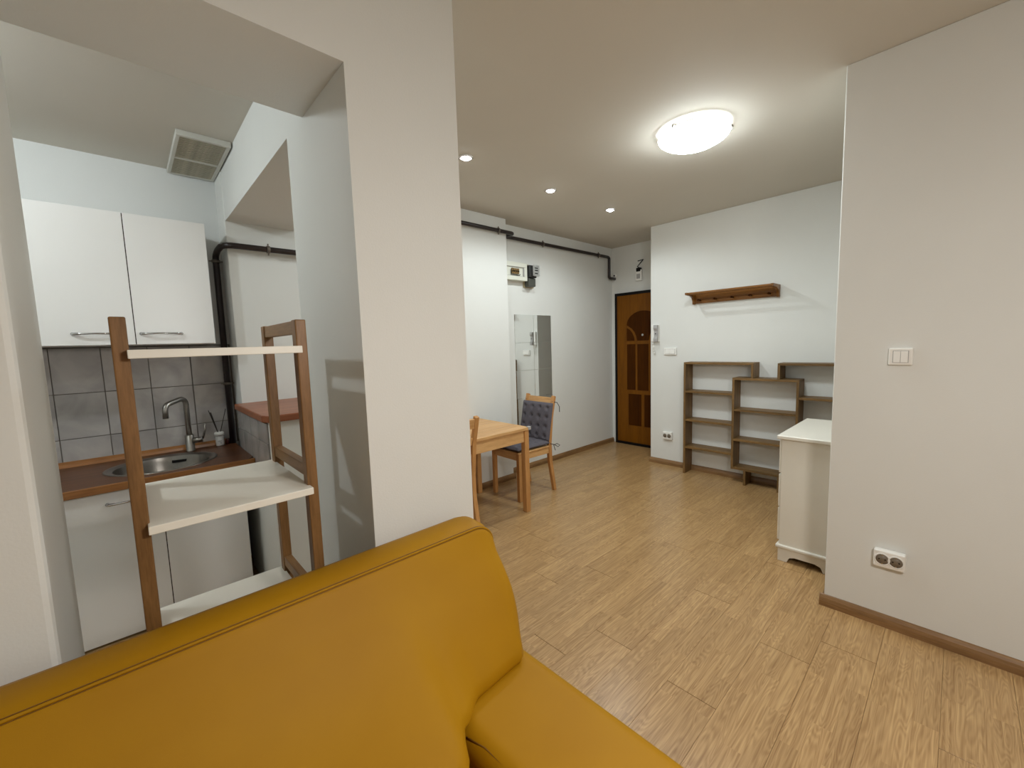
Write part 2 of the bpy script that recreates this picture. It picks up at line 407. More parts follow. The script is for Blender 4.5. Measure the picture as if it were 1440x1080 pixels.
# half wall of the pass-through with its tiles, kitchen splashback tiles
HW0, HW1, HY0 = 0.502, 0.905, 2.375
hw = struct('wall_half', MB().box(HW0, HW1, HY0, BY, -.05, 1.040), M['wall'], 0.003)
TW, TH = 0.2005, 0.2505
tmesh = MB().box(0, 0.197, -0.007, 0, 0, 0.247).mesh('tile', M['tile'], 0.0015)
splash = struct('trim_1', MB().box(-1.10, XP0 - .006, KY - .003, KY, 0.80, 1.457), M['grout'], label='grey marbled tile splashback above the sink')
for i in range(8):
    for j in range(3):
        x = 0.302 - TW * i if i < 7 else 0.302 + TW - 0.0
        z = 0.953 - TH + TH * j
        if i == 7:
            inst('tile', mcache.setdefault(('c', j), MB().box(0, 0.205, -0.007, 0, max(0, .802 - z), min(0.247, 1.456 - z)).mesh('tile', M['tile'], 0.0015)), splash, (0.3035, KY - .003, z))
        else:
            inst('tile', mcache.setdefault(('n', j), MB().box(0, 0.197, -0.007, 0, max(0, .802 - z), min(0.247, 1.456 - z)).mesh('tile', M['tile'], 0.0015)), splash, (x - TW + 0.0, KY - .003, z))
ts = struct('trim_2', MB().box(HW0 - .003, HW0, HY0 + .006, BY, 0.70, 1.036), M['grout'], label='tiled side of the half wall beside the sink')
for k, (a, b) in enumerate(((2.383, 2.58), (2.583, 2.78), (2.783, 2.98), (2.983, 3.108))):
    for z0, z1 in ((0.705, 0.925), (0.928, 1.034)):
        put('tile', MB().box(HW0 - .010, HW0 - .003, a, b, z0, z1), M['tile'], ts, 0.0012, loc=(HW0, a, z0))

# baseboards with a rounded top
def skirting(name, p, q, out, mat, h=0.058, t=0.018):
    p, q, out = Vector(p), Vector(q), Vector(out)
    prof = [(0.0, 0.0), (t, 0.0), (t, h * 0.45), (t * 0.75, h * 0.72), (t * 0.35, h * 0.95), (0, h)]
    mb = MB(); n = len(prof)
    vs = [a + out * u + Vector((0, 0, w)) for a in (p, q) for u, w in prof]
    fs = [tuple(range(n)), tuple(reversed(range(n, 2 * n)))] + [(i, n + i, n + (i + 1) % n, (i + 1) % n) for i in range(n)]
    mb.add(vs, fs)
    return struct(name, mb, mat)
skirting('baseboard_north', (2.862, PY, 0), (DX, PY, 0), (0, -1, 0), M['base'])
skirting('baseboard_chimney', (XP1, BY, 0), (2.862 + .018, BY, 0), (0, -1, 0), M['base'])
skirting('baseboard_chimney_side', (2.862, BY, 0), (2.862, PY - .018, 0), (1, 0, 0), M['base_y'])
skirting('baseboard_east', (RX, FY + .02, 0), (RX, 2.37 + .012, 0), (-1, 0, 0), M['base_y'])
skirting('baseboard_southeast', (FX, SY, 0), (FX, FY + .018, 0), (-1, 0, 0), M['base_y'])
skirting('baseboard_south', (FX, FY, 0), (RX - .02, FY, 0), (0, 1, 0), M['base'])

# entrance door
dr = MB().box(DX - .030, DX - .0005, 2.395, 3.150, 0.035, 1.985)
door = struct('door_1', dr, M['door'], 0.003, label='brown wooden entrance door with carved arched panels')
frm = MB().box(DX - .034, DX, 3.150, 3.182, 0, 2.020).box(DX - .034, DX, 2.372, 2.395, 0, 2.020).box(DX - .034, DX, 2.395, 3.150, 1.985, 2.020).box(DX - .034, DX, 2.395, 3.150, 0.0, 0.035)
put('door_frame', frm, M['dark'], door, 0.002, label='black metal door frame')
CYD = 2.770
def dpanel(poly):
    px = DX - .030
    put('panel', MB().prism([(y, z) for y, z in poly], 'x', px + .004, px - .005), M['doorpanel'], door, 0.0022)
fan = []
for i in range(17):
    t = math.pi * i / 16; fan.append((CYD + 0.232 * math.cos(t), 1.595 + 0.175 * math.sin(t)))
cur = [(0.232, 1.595), (0.205, 1.580), (0.160, 1.550), (0.120, 1.505), (0.094, 1.450), (0.082, 1.390)]
fan = fan + [(CYD - a, z) for a, z in cur[1:]] + [(CYD + a, z) for a, z in reversed(cur[1:])]
dpanel(fan)
for s in (1, -1):
    dpanel([(CYD + s * y, z) for y, z in ((0.232, 1.555), (0.232, 1.390), (0.118, 1.390), (0.128, 1.440), (0.155, 1.495), (0.190, 1.535))])
    dpanel([(CYD + s * y, z) for y, z in ((0.228, 1.345), (0.228, 0.745), (0.108, 0.745), (0.108, 1.345))])
    dpanel([(CYD + s * y, z) for y, z in ((0.208, 0.690), (0.208, 0.270), (0.022, 0.270), (0.022, 0.690))])
dpanel([(CYD + y, z) for y, z in ((0.078, 1.345), (0.078, 0.745), (-0.078, 0.745), (-0.078, 1.345))])
put('peephole', MB().lathe([(0, 0), (0.016, 0), (0.016, -.006), (0.010, -.010), (0.006, -.006), (0, -.006)], (DX - .035, CYD, 1.462), 16, 'x'), M['chrome'], door)
put('door_handle', MB().bar((DX - .075, 2.46, 1.03), (DX - .075, 2.58, 1.03), .014, .018).tube([(DX - .03, 2.46, 1.03), (DX - .075, 2.46, 1.03)], .010, 10), M['chrome'], door, label='metal door handle')

# ------------------------------------------------------------------ sofa
SXL, SXR = -1.10, 0.868
def interp(tab, x):
    if x <= tab[0][0]: return tab[0][1]
    for (a, va), (b, vb) in zip(tab, tab[1:]):
        if x <= b:
            t = (x - a) / (b - a); t = t * t * (3 - 2 * t); return va + (vb - va) * t
    return tab[-1][1]
low = [(.36, .665), (.47, .695), (.545, .80), (.63, .848), (.79, .858), (.868, .905)]
sofa = thing('sofa', 'mustard yellow leather sofa in front of the kitchen opening', 'sofa', (-0.1, 0.7, 0))
def back_section(x):
    d = max(0.0, 0.075 - (SXR - x)); ins = 0.075 - math.sqrt(max(0, 0.075 ** 2 - d * d))
    yl = interp(low, x)
    pts = [(1.192, .13), (1.194, .45), (1.192, .70), (1.189, .770), (1.177, .800), (1.146, .812), (1.090, .809), (1.062, .797), (1.050, .780), (1.030, .735)]
    pts += [(1.030 - (1.030 - .865) * (t ** 0.96) - (.865 - yl) * t ** 3.2 - 0.014 * math.sin(math.pi * t), .735 - .265 * t) for t in (.12, .24, .36, .48, .6, .7, .8, .9, .96)]
    pts += [(yl - .004, .455), (yl + .004, .435), (yl + .03, .415), (yl + .08, .40), (1.06, .13)]
    cz = .60; out = []
    for y, z in pts:
        k = ins
        yc = 1.06
        zz = z - k * max(0, (z - cz) / .2) * .9 if z > cz else z
        yy = y + (yc - y) * min(1, k / .075) * .35
        out.append((yy, zz))
    return out
xs = [SXL + (0.20 - SXL) * i / 12 for i in range(12)] + [0.20 + (0.79 - 0.20) * i / 28 for i in range(28)] + [SXR - .075 + .075 * math.sin(math.pi / 2 * i / 9) for i in range(10)]
secs = [back_section(x) for x in xs]; n = len(secs[0])
vs = [(x, y, z) for x, s in zip(xs, secs) for y, z in s]
fs = [(i * n + j, i * n + (j + 1) % n, (i + 1) * n + (j + 1) % n, (i + 1) * n + j) for i in range(len(xs) - 1) for j in range(n)]
bk = MB().add(vs, fs, True); bk.add([vs[i] for i in range(n)], [tuple(range(n))]); bk.add([vs[-n + i] for i in range(n)], [tuple(range(n))], True)
put('backrest', bk, M['leather'], sofa)
for off, rad, mt in ((0.0, .0034, 'leather'), (.0044, .0011, 'seam'), (-.0044, .0011, 'seam')):
    path = []
    for x, sct in zip(xs, secs):
        (ya, za), (yb, zb) = sct[7], sct[8]
        d = Vector((0, yb - ya, zb - za)).normalized(); path.append((x, ya + d.y * off, za + d.z * off))
    put('seam', MB().tube(path, rad, 8), M[mt], sofa)
def cushion_grid(x0, x1, y0, y1, z0, z1, r, crown=0.0, nx=24, ny=24):
    """rounded box: superellipse rim on top"""
    mb = MB(); L = []
    def prof(t):  # t 0..1 across -> position and drop
        return t
    us = [0, .004, .012, .025, .045, .07, .1] + [.1 + .8 * i / nx for i in range(1, nx)] + [.9, .93, .955, .975, .988, .996, 1]
    for u in us:
        for v in us:
            x, y = x0 + (x1 - x0) * u, y0 + (y1 - y0) * v
            dx = max(0, r - min(x - x0, x1 - x)); dy = max(0, r - min(y - y0, y1 - y)); d = min(r, math.hypot(dx, dy))
            L.append((x, y, z1 - (r - math.sqrt(max(0, r * r - d * d))) + crown * math.sin(math.pi * u) * math.sin(math.pi * v)))
    m = len(us)
    mb.add(L, [(i * m + j, (i + 1) * m + j, (i + 1) * m + j + 1, i * m + j + 1) for i in range(m - 1) for j in range(m - 1)], True)
    ring = [i * m for i in range(m)] + [(m - 1) * m + j for j in range(1, m)] + [i * m + m - 1 for i in range(m - 2, -1, -1)] + [j for j in range(m - 2, 0, -1)]
    vs = [L[i] for i in ring] + [(L[i][0], L[i][1], z0) for i in ring]; q = len(ring)
    mb.add(vs, [(i, (i + 1) % q, q + (i + 1) % q, q + i) for i in range(q)] + [tuple(range(q, 2 * q))], True)
    return mb
put('seat', cushion_grid(.535, SXR, .16, 1.0, .13, .435, .05, .008), M['leather'], sofa)
put('seat', cushion_grid(SXL, .530, .16, 1.0, .13, .405, .05, .01), M['leather'], sofa)
put('seam', MB().tube([(.545, .80, .415), (.556, .74, .424), (.562, .60, .427), (.562, .40, .426), (.562, .22, .420)], .003, 8), M['seam'], sofa)
put('base_frame', MB().box(SXL + .03, SXR - .03, .22, 1.13, .09, .15), M['dark'], sofa, .004)
for x in (SXL + .1, SXR - .1):
    for y in (.28, 1.08): put('leg', MB().lathe([(0, .09), (.024, .09), (.018, 0), (0, 0)], (x, y, 0), 14), M['dark'], sofa)

# ------------------------------------------------------------------ bamboo shelf in the opening
SH0, SH1, SF, SB = -0.020, 0.376, 1.236, 1.624
sh = thing('shelf_unit', 'bamboo framed shelf rack with white boards standing in the kitchen opening', 'shelf', ((SH0 + SH1) / 2, (SF + SB) / 2, 0))
for x in (SH0, SH1 - .030):
    for y in (SF, SB - .036): put('post', MB().box(x, x + .028, y, y + .036, 0, 1.485), M['bamboo_z'], sh, .003, loc=(x, y, 0))
    for z0, z1 in ((1.447, 1.483), (1.040, 1.074), (.645, .679), (.25, .284)):
        put('rail', MB().box(x + .003, x + .027, SF + .034, SB - .034, z0, z1), M['bamboo_y'], sh, .002, loc=(x, SF, z0))
for z in (1.413, 1.020, .625, .230):
    put('shelf_board', MB().box(SH0 + .024, SH1 - .024, SF - .030, SB + .014, z - .019, z), M['shelfwhite'], sh, .0015, loc=(0, SF, z))

# ------------------------------------------------------------------ kitchen
uc = thing('upper_cabinet', 'white wall cabinet with chrome bow handles above the sink', 'cabinet', (-0.3, 3.16, 1.458))
put('body', MB().box(-1.0, .402, 3.02, KY - .001, 1.458, 2.145), M['cabinet'], uc)
def bow(x0, x1, y, z, parent):
    p = [(x0, y, z), (x0 + .006, y - .014, z), (x0 + .03, y - .024, z + .001), ((x0 + x1) / 2, y - .027, z + .002), (x1 - .03, y - .024, z + .001), (x1 - .006, y - .014, z), (x1, y, z)]
    put('handle', MB().tube(p, [.009, .008, .0055, .0045, .0055, .008, .009], 10), M['chrome'], parent, label='chrome bow handle')
dw = 0.351
for k in range(4):
    x1 = .402 - dw * k; x0 = x1 - dw
    d = put('door', MB().box(x0 + .002, x1 - .002, 3.000, 3.019, 1.460, 2.143), M['cabinet'], uc, .0012, loc=(x0, 3.0, 1.46))
    bow(*((.075, .245) if k == 0 else (-.180, -.020) if k == 1 else (x0 + .1, x0 + .25)), 3.000, 1.517, d)
    put('gap_strip', MB().box(x0 - .002, x0 + .002, 3.004, 3.018, 1.462, 2.141), M['gap'], uc)

bc = thing('base_cabinet', 'white base cabinet below the wooden worktop with sink', 'cabinet', (-0.3, 3.04, 0))
put('body', MB().box(-1.02, -1.002, 2.772, KY - .02, .04, .758).box(.418, .436, 2.772, KY - .02, .04, .758).box(-1.002, .418, 2.772, KY - .02, .04, .058).box(-1.002, .418, KY - .03, KY - .02, .058, .758), M['cabinet'], bc)
put('plinth', MB().box(-1.02, .43, 2.82, KY - .03, 0, .04), M['dark'], bc)
bw = .3635
for k in range(4):
    x1 = .438 - bw * k; x0 = x1 - bw
    d = put('door', MB().box(x0 + .002, x1 - .002, 2.752, 2.771, .012, .752), M['cabinet'], bc, .0012, loc=(x0, 2.75, .1))
    bow(*((x0 + .09, x0 + .24) if k != 1 else (-.125, .025)), 2.752, .692, d)
    put('gap_strip', MB().box(x0 - .002, x0 + .002, 2.756, 2.770, .014, .750), M['gap'], bc)

# worktop with an oval cut-out
CT0, CT1, WY0 = .762, .800, 2.700
wx_a, wx_b = -1.02, HW0 - .012
sc_, sr_ = Vector((.105, 2.985)), (.232, .215)
wt = thing('worktop', 'dark brown wooden kitchen worktop holding the round sink', 'worktop', (-.3, 3.0, CT0))
mb = MB(); nn = 48; ring = []; outer = []
for i in range(nn):
    a = 2 * math.pi * i / nn; c, s = math.cos(a), math.sin(a)
    ring.append((sc_.x + sr_[0] * c, sc_.y + sr_[1] * s))
    t = min(((wx_b - sc_.x) / c) if c > 1e-6 else ((wx_a - sc_.x) / c) if c < -1e-6 else 1e9, ((KY - .012 - sc_.y) / s) if s > 1e-6 else ((WY0 + .012 - sc_.y) / s) if s < -1e-6 else 1e9)
    outer.append((sc_.x + c * t, sc_.y + s * t))
vs = [(x, y, CT1) for x, y in ring] + [(x, y, CT1) for x, y in outer] + [(x, y, CT0) for x, y in ring] + [(x, y, CT0) for x, y in outer]
fs = []
for i in range(nn):
    j = (i + 1) % nn
    fs += [(i, j, nn + j, nn + i), (2 * nn + i, 3 * nn + i, 3 * nn + j, 2 * nn + j), (i, 2 * nn + i, 2 * nn + j, j), (nn + i, nn + j, 3 * nn + j, 3 * nn + i)]
mb.add(vs, fs)
put('slab', mb, M['counter'], wt)
for cx_, cy_ in ((wx_a, WY0 + .012), (wx_b, WY0 + .012), (wx_b, KY - .012), (wx_a, KY - .012)): pass
put('front_edge', MB().box(wx_a, wx_b, WY0, WY0 + .0125, CT0, CT1), M['counter_edge'], wt, .003)
put('back_strip', MB().prism([(KY - .010, CT1 - .001), (KY - .034, CT1 - .001), (KY - .030, CT1 + .016), (KY - .016, CT1 + .030), (KY - .010, CT1 + .030)], 'x', wx_a, wx_b), M['counter_edge'], wt, label='lighter wooden strip along the wall')
# corner fillers of the slab beyond the fan of the oval
sk = thing('sink', 'round stainless steel sink set into the wooden worktop', 'sink', (sc_.x, sc_.y, CT1))
def ell(prof, c, rx, ry, n=48):
    vs = []; fs = []
    for k, z in prof:
        for i in range(n):
            a = 2 * math.pi * i / n; vs.append((c.x + (rx + k) * math.cos(a), c.y + (ry + k) * math.sin(a), z))
    for q in range(len(prof) - 1):
        for i in range(n):
            j = (i + 1) % n; fs.append((q * n + i, q * n + j, (q + 1) * n + j, (q + 1) * n + i))
    fs.append(tuple((len(prof) - 1) * n + i for i in range(n)))
    return MB().add(vs, fs, True)
put('rim', ell([(.012, CT1 + .0005), (.012, CT1 + .003), (.004, CT1 + .005), (-.010, CT1 + .003), (-.024, CT1 - .004)], sc_, *sr_).mesh and (lambda m: (m.f.pop(), m.sm.pop(), m)[2])(ell([(.012, CT1 + .0005), (.012, CT1 + .003), (.004, CT1 + .005), (-.010, CT1 + .003), (-.024, CT1 - .004)], sc_, *sr_)), M['steel'], sk)
put('bowl', ell([(-.024, CT1 - .004), (-.030, CT1 - .03), (-.036, CT1 - .09), (-.050, CT1 - .125), (-.085, CT1 - .140), (-.16, CT1 - .146)], sc_, *sr_), M['steel'], sk)
put('overflow_slot', MB().bar((.150, 3.158, .766), (.220, 3.146, .766), .016, .014), M['dark'], sk, label='black overflow slot')
put('drain', MB().lathe([(0, 0), (.035, 0), (.035, .003), (.025, .004), (0, .002)], (sc_.x, sc_.y, CT1 - .146), 20), M['chrome'], sk)
FXX, FYY = .248, 3.225
fc = thing('faucet', 'tall angular steel kitchen faucet behind the sink', 'faucet', (FXX, FYY, CT1))
put('body', MB().lathe([(0, 0), (.026, 0), (.026, .006), (.023, .010), (.023, .100), (.016, .106), (0, .106)], (FXX, FYY, CT1 + .0), 20), M['steel'], fc)
sp = [(FXX, FYY, .88), (FXX, FYY, 1.06)] + bend((FXX, FYY, 1.09), (FXX, FYY, 1.135), (FXX - .035, FYY - .03, 1.128), 6) + [(FXX - .065, FYY - .058, 1.119)] + bend((FXX - .085, FYY - .075, 1.113), (FXX - .105, FYY - .095, 1.106), (FXX - .106, FYY - .096, 1.070), 6) + [(FXX - .106, FYY - .096, 1.030)]
put('spout', MB().tube(sp, .0145, 14), M['steel'], fc)
lv = put('lever', MB().tube([(FXX + .015, FYY - .010, .868), (FXX + .062, FYY - .028, .868)], .0165, 14), M['steel'], fc)
put('lever_arm', MB().tube([(FXX + .062, FYY - .026, .872), (FXX + .078, FYY - .030, .920), (FXX + .080, FYY - .032, .965)], [.006, .005, .004], 8), M['steel'], lv)
BXX, BYY = .405, 3.262
df = thing('reed_diffuser', 'white reed diffuser bottle with dark sticks beside the faucet', 'diffuser', (BXX, BYY, CT1))
put('bottle', MB().lathe([(0, .001), (.021, .001), (.023, .006), (.023, .055), (.020, .064), (.020, .068), (0, .068)], (BXX, BYY, CT1), 20), M['label'], df)
put('lid', MB().lathe([(0, .066), (.027, .066), (.027, .086), (.022, .090), (0, .090)], (BXX, BYY, CT1), 20), M['plastic'], df)
put('printed_mark', MB().box(BXX - .012, BXX + .008, BYY - .0245, BYY - .0235, CT1 + .030, CT1 + .036).box(BXX - .002, BXX + .006, BYY - .0245, BYY - .0235, CT1 + .015, CT1 + .026), M['plastic_grey'], df)
for dx, dy, l in ((-.044, .01, .235), (-.034, -.005, .222), (.048, .008, .235), (-.036, .02, .22)):
    put('reed', MB().tube([(BXX + dx * .15, BYY + dy * .2, CT1 + .085), (BXX + dx, BYY + dy, CT1 + l)], .0022, 6), M['stick'], df)
tag(put('small_jar', MB().lathe([(0, 0), (.011, 0), (.011, .032), (.008, .038), (0, .038)], (.448, 3.270, CT1), 14), M['jar'], loc=(.448, 3.27, CT1)), 'small dark red jar between diffuser bottle and black pipe', 'jar')
tag(put('ledge_board', MB().prism([(.478, 2.395), (.500, 2.345), (.93, 2.345), (.93, BY - .001), (.478, BY - .001)], 'z', 1.041, 1.077), M['ledge'], None, .006, loc=(.7, 2.7, 1.041)), 'reddish brown wooden board on top of the half wall', 'ledge')
vt = thing('vent_panel', 'white framed ventilation grille on the kitchen ceiling corner', 'vent', (.405, 3.02, KC))
vx0, vx1, vy0, vy1, vz = .284, .516, 2.715, 3.315, KC - .028
fw_ = .017
put('frame', MB().box(vx0, vx1, vy0, vy0 + fw_, vz, KC).box(vx0, vx1, vy1 - fw_, vy1, vz, KC).box(vx0, vx0 + fw_, vy0 + fw_, vy1 - fw_, vz, KC).box(vx1 - fw_, vx1, vy0 + fw_, vy1 - fw_, vz, KC).box(vx0 + fw_, vx1 - fw_, 3.030, 3.048, vz, KC), M['ventframe'], vt, .002)
for a, b in ((vy0 + fw_, 3.030), (3.048, vy1 - fw_)):
    g = put('grille', MB().box(vx0 + fw_, vx1 - fw_, a, b, vz + .007, KC - .002), M['vent'], vt)
    q = 13
    for i in range(q):
        y = a + (b - a) * (i + .5) / q
        inst('slat', mcache.setdefault('vslat', MB().box(0, vx1 - vx0 - 2 * fw_ - .002, -.006, .006, 0, .004).mesh('slat', M['vent'])), g, (vx0 + fw_ + .001, y, vz + .003))
kl = thing('kitchen_lamp', 'bare bulb ceiling lamp of the kitchen hidden behind the jamb', 'lamp', (-.84, 2.22, KC))
put('holder', MB().lathe([(0, 0), (.05, 0), (.05, -.012), (.022, -.02), (.02, -.055), (0, -.055)], (-.84, 2.22, KC), 20), M['plastic'], kl)
put('bulb', MB().lathe([(0, -.05), (.018, -.055), (.034, -.085), (.036, -.105), (.026, -.130), (0, -.140)], (-.84, 2.22, KC), 18), M['kbulb'], kl)

# ------------------------------------------------------------------ gas pipe from the kitchen to the entrance
gp = thing('gas_pipe', 'dark painted gas pipe running along kitchen and hallway walls', 'pipe', (.48, 3.275, CT1))
PR = .018
path = [(.478, 3.275, CT1 + .001), (.480, 3.275, 1.96)] + bend((.480, 3.275, 2.00), (.481, 3.272, 2.030), (.486, 3.20, 2.045), 5) + bend((.490, 3.12, 2.050), (.495, 3.062, 2.052), (.56, 3.062, 2.052), 5) \
    + [(1.20, 3.062, 2.052)] + bend((1.27, 3.062, 2.052), (1.30, 3.062, 2.052), (1.30, 3.062, 2.08), 4) + [(1.30, 3.062, 2.43)] + bend((1.30, 3.062, 2.455), (1.30, 3.062, 2.483), (1.33, 3.062, 2.483), 4)
put('pipe', MB().tube(path, PR, 14), M['pipe'], gp)
p2 = [(1.33, 3.062, 2.483), (2.86, 3.062, 2.483)] + bend((2.875, 3.062, 2.483), (2.915, 3.062, 2.483), (2.915, 3.09, 2.484), 5) + bend((2.915, 3.17, 2.485), (2.915, 3.198, 2.485), (2.94, 3.198, 2.485), 5) \
    + [(4.70, 3.198, 2.490)] + bend((4.73, 3.198, 2.490), (4.768, 3.198, 2.490), (4.768, 3.198, 2.46), 4) + [(4.768, 3.198, 2.275)] + bend((4.768, 3.198, 2.25), (4.768, 3.198, 2.222), (4.80, 3.198, 2.222), 4) + [(DX, 3.198, 2.222)]
put('pipe', MB().tube(p2, PR, 14), M['pipe'], gp)
def clamp(x, y, z, wall_y, axis):
    mb = MB()
    if axis == 'x':
        mb.lathe([(PR + .001, -.008), (PR + .006, -.008), (PR + .006, .008), (PR + .001, .008), (PR + .001, -.008)], (x, y, z), 16, 'x')
        mb.box(x - .004, x + .004, y + PR, wall_y, z - .004, z + .004).box(x - .003, x + .003, y - .006, y + .006, z + PR + .002, z + PR + .018).box(x - .003, x + .003, y - .006, y + .006, z - PR - .018, z - PR - .002)
    else:
        mb.lathe([(PR + .001, -.008), (PR + .006, -.008), (PR + .006, .008), (PR + .001, .008), (PR + .001, -.008)], (x, y, z), 16, 'z')
        mb.box(x - .004, x + .004, y + PR, wall_y, z - .004, z + .004).box(x - PR - .018, x - PR - .002, y - .006, y + .006, z - .003, z + .003).box(x + PR + .002, x + PR + .018, y - .006, y + .006, z - .003, z + .003)
    put('clamp', mb, M['clamp'], gp)
clamp(.735, 3.062, 2.052, BY, 'x'); clamp(2.72, 3.062, 2.483, BY, 'x'); clamp(3.49, 3.198, 2.487, PY, 'x'); clamp(4.53, 3.198, 2.490, PY, 'x')
clamp(.480, 3.275, 1.985, KY, 'z'); clamp(.479, 3.275, 1.20, KY, 'z')
put('rosette_screw', MB().lathe([(0, 0), (.010, 0), (.010, -.006), (0, -.006)], (DX - .013, 3.198, 2.262), 12, 'x'), M['dark'], gp)
put('wall_rosette', MB().lathe([(0, 0), (.028, 0), (.028, -.010), (.020, -.014), (0, -.014)], (DX, 3.198, 2.262), 18, 'x'), M['plastic'], gp, label='white round cap above pipe end')

# ------------------------------------------------------------------ fuse box and meter
fb = thing('fuse_box', 'cream plastic fuse box with brown breakers beside the chimney breast', 'fuse box', (3.02, PY, 2.14))
fy = PY - .075
put('body', MB().box(2.880, 3.205, fy + .015, PY, 2.058, 2.240), M['fuse'], fb, .004)
put('frame', MB().box(2.880, 3.205, fy, fy + .016, 2.195, 2.240).box(2.880, 3.205, fy, fy + .016, 2.058, 2.098).box(3.165, 3.205, fy, fy + .016, 2.098, 2.195), M['fuse'], fb, .002)
put('window_edge', MB().box(2.882, 3.165, fy + .004, fy + .013, 2.191, 2.196).box(2.882, 3.165, fy + .004, fy + .013, 2.097, 2.102).box(3.155, 3.165, fy + .004, fy + .013, 2.098, 2.195), M['plastic_grey'], fb)
for i in range(4):
    x = 2.985 + .027 * i
    b = put('breaker', MB().box(x, x + .024, fy + .002, fy + .016, 2.122, 2.178), M['breaker'], fb, .001)
    put('toggle', MB().box(x + .006, x + .018, fy - .006, fy + .003, 2.142, 2.156), M['dark'], b, .001)
put('cable_loop', MB().tube([(2.975, fy + .006, 2.160), (2.975, fy + .006, 2.112), (3.095, fy + .006, 2.110), (3.105, fy + .006, 2.120)], .004, 8), M['dark'], fb)
mt = thing('electricity_meter', 'dark electricity meter with white dial plate next to the fuse box', 'meter', (3.27, PY, 2.1))
put('backboard', MB().box(3.207, 3.355, PY - .02, PY, 2.000, 2.245), M['tan'], mt, .002)
put('housing', MB().box(3.212, 3.320, PY - .105, PY - .02, 2.095, 2.225), M['meter'], mt, .010, seg=3)
put('terminal_cover', MB().box(3.216, 3.322, PY - .085, PY - .02, 2.005, 2.092), M['meter_grey'], mt, .008, seg=3)
dp = put('dial_plate', MB().box(3.262, 3.345, PY - .122, PY - .100, 2.115, 2.225), M['meterface'], mt, .003)
for z in (2.196, 2.172, 2.140): put('printed_line', MB().box(3.272, 3.318, PY - .1235, PY - .1215, z - .006, z + .004), M['dark'], dp)
put('glass_cover', MB().box(3.256, 3.352, PY - .130, PY - .124, 2.108, 2.230), M['glass'], mt, .002)

# ------------------------------------------------------------------ mirror tiles
mr = thing('wall_mirror', 'tall wall mirror made of square mirror tiles behind the chair', 'mirror', (3.35, PY, .5))
MS = .291
mmesh = MB().box(0.0008, MS - .0008, -.004, 0, 0.0008, .303).mesh('mirror_tile', M['mirror'], .0012, seg=1)
for i in range(2):
    for j in range(4):
        o = inst('mirror_tile', mmesh, mr, (3.060 + MS * i, PY - .0012, 1.712 - .304 * (j + 1)))
        o.rotation_euler = (math.radians(random.uniform(-.12, .12)), 0, math.radians(random.uniform(-.12, .12)))

# ------------------------------------------------------------------ things above and beside the door
db = thing('door_chime', 'small white door chime with black wires above the entrance door', 'door chime', (DX, 2.835, 2.15))
put('box', MB().box(DX - .035, DX, 2.790, 2.872, 2.150, 2.285), M['plastic'], db, .005)
put('grille', MB().box(DX - .037, DX - .034, 2.806, 2.856, 2.175, 2.235), M['plastic_grey'], db, .001)
put('dark_top', MB().box(DX - .040, DX, 2.800, 2.862, 2.262, 2.312), M['dark'], db, .008)
put('wire', MB().tube([(DX - .012, 2.815, 2.300), (DX - .016, 2.855, 2.330), (DX - .014, 2.79, 2.392), (DX - .008, 2.778, 2.408), (DX - .008, 2.852, 2.400)], .006, 8), M['dark'], db)
ic = thing('intercom_handset', 'white and grey intercom handset at the edge of the coat rack wall', 'intercom', (RX, 2.31, 1.37))
put('base', MB().box(RX - .028, RX, 2.262, 2.352, 1.372, 1.560), M['plastic'], ic, .006)
hs = put('handset', MB().prism([(RX - .028, 1.556), (RX - .062, 1.556), (RX - .066, 1.520), (RX - .050, 1.490), (RX - .050, 1.430), (RX - .066, 1.405), (RX - .062, 1.372), (RX - .028, 1.372)], 'y', 2.262, 2.305), M['plastic_grey'], ic, .004)
put('button', MB().lathe([(0, 0), (.006, 0), (.006, -.004), (0, -.004)], (RX - .051, 2.284, 1.460), 10, 'x'), M['dark'], hs)
cd = []
for i in range(60):
    t = i / 59; a = t * 2 * math.pi * 9
    cd.append((RX - .022 + .008 * math.cos(a), 2.335 - .035 * math.sin(math.pi * t) * .6 + .008 * math.sin(a), 1.375 - .13 * math.sin(math.pi * t)))
put('cord', MB().tube(cd, .003, 6), M['plastic'], ic, label='coiled white cord')

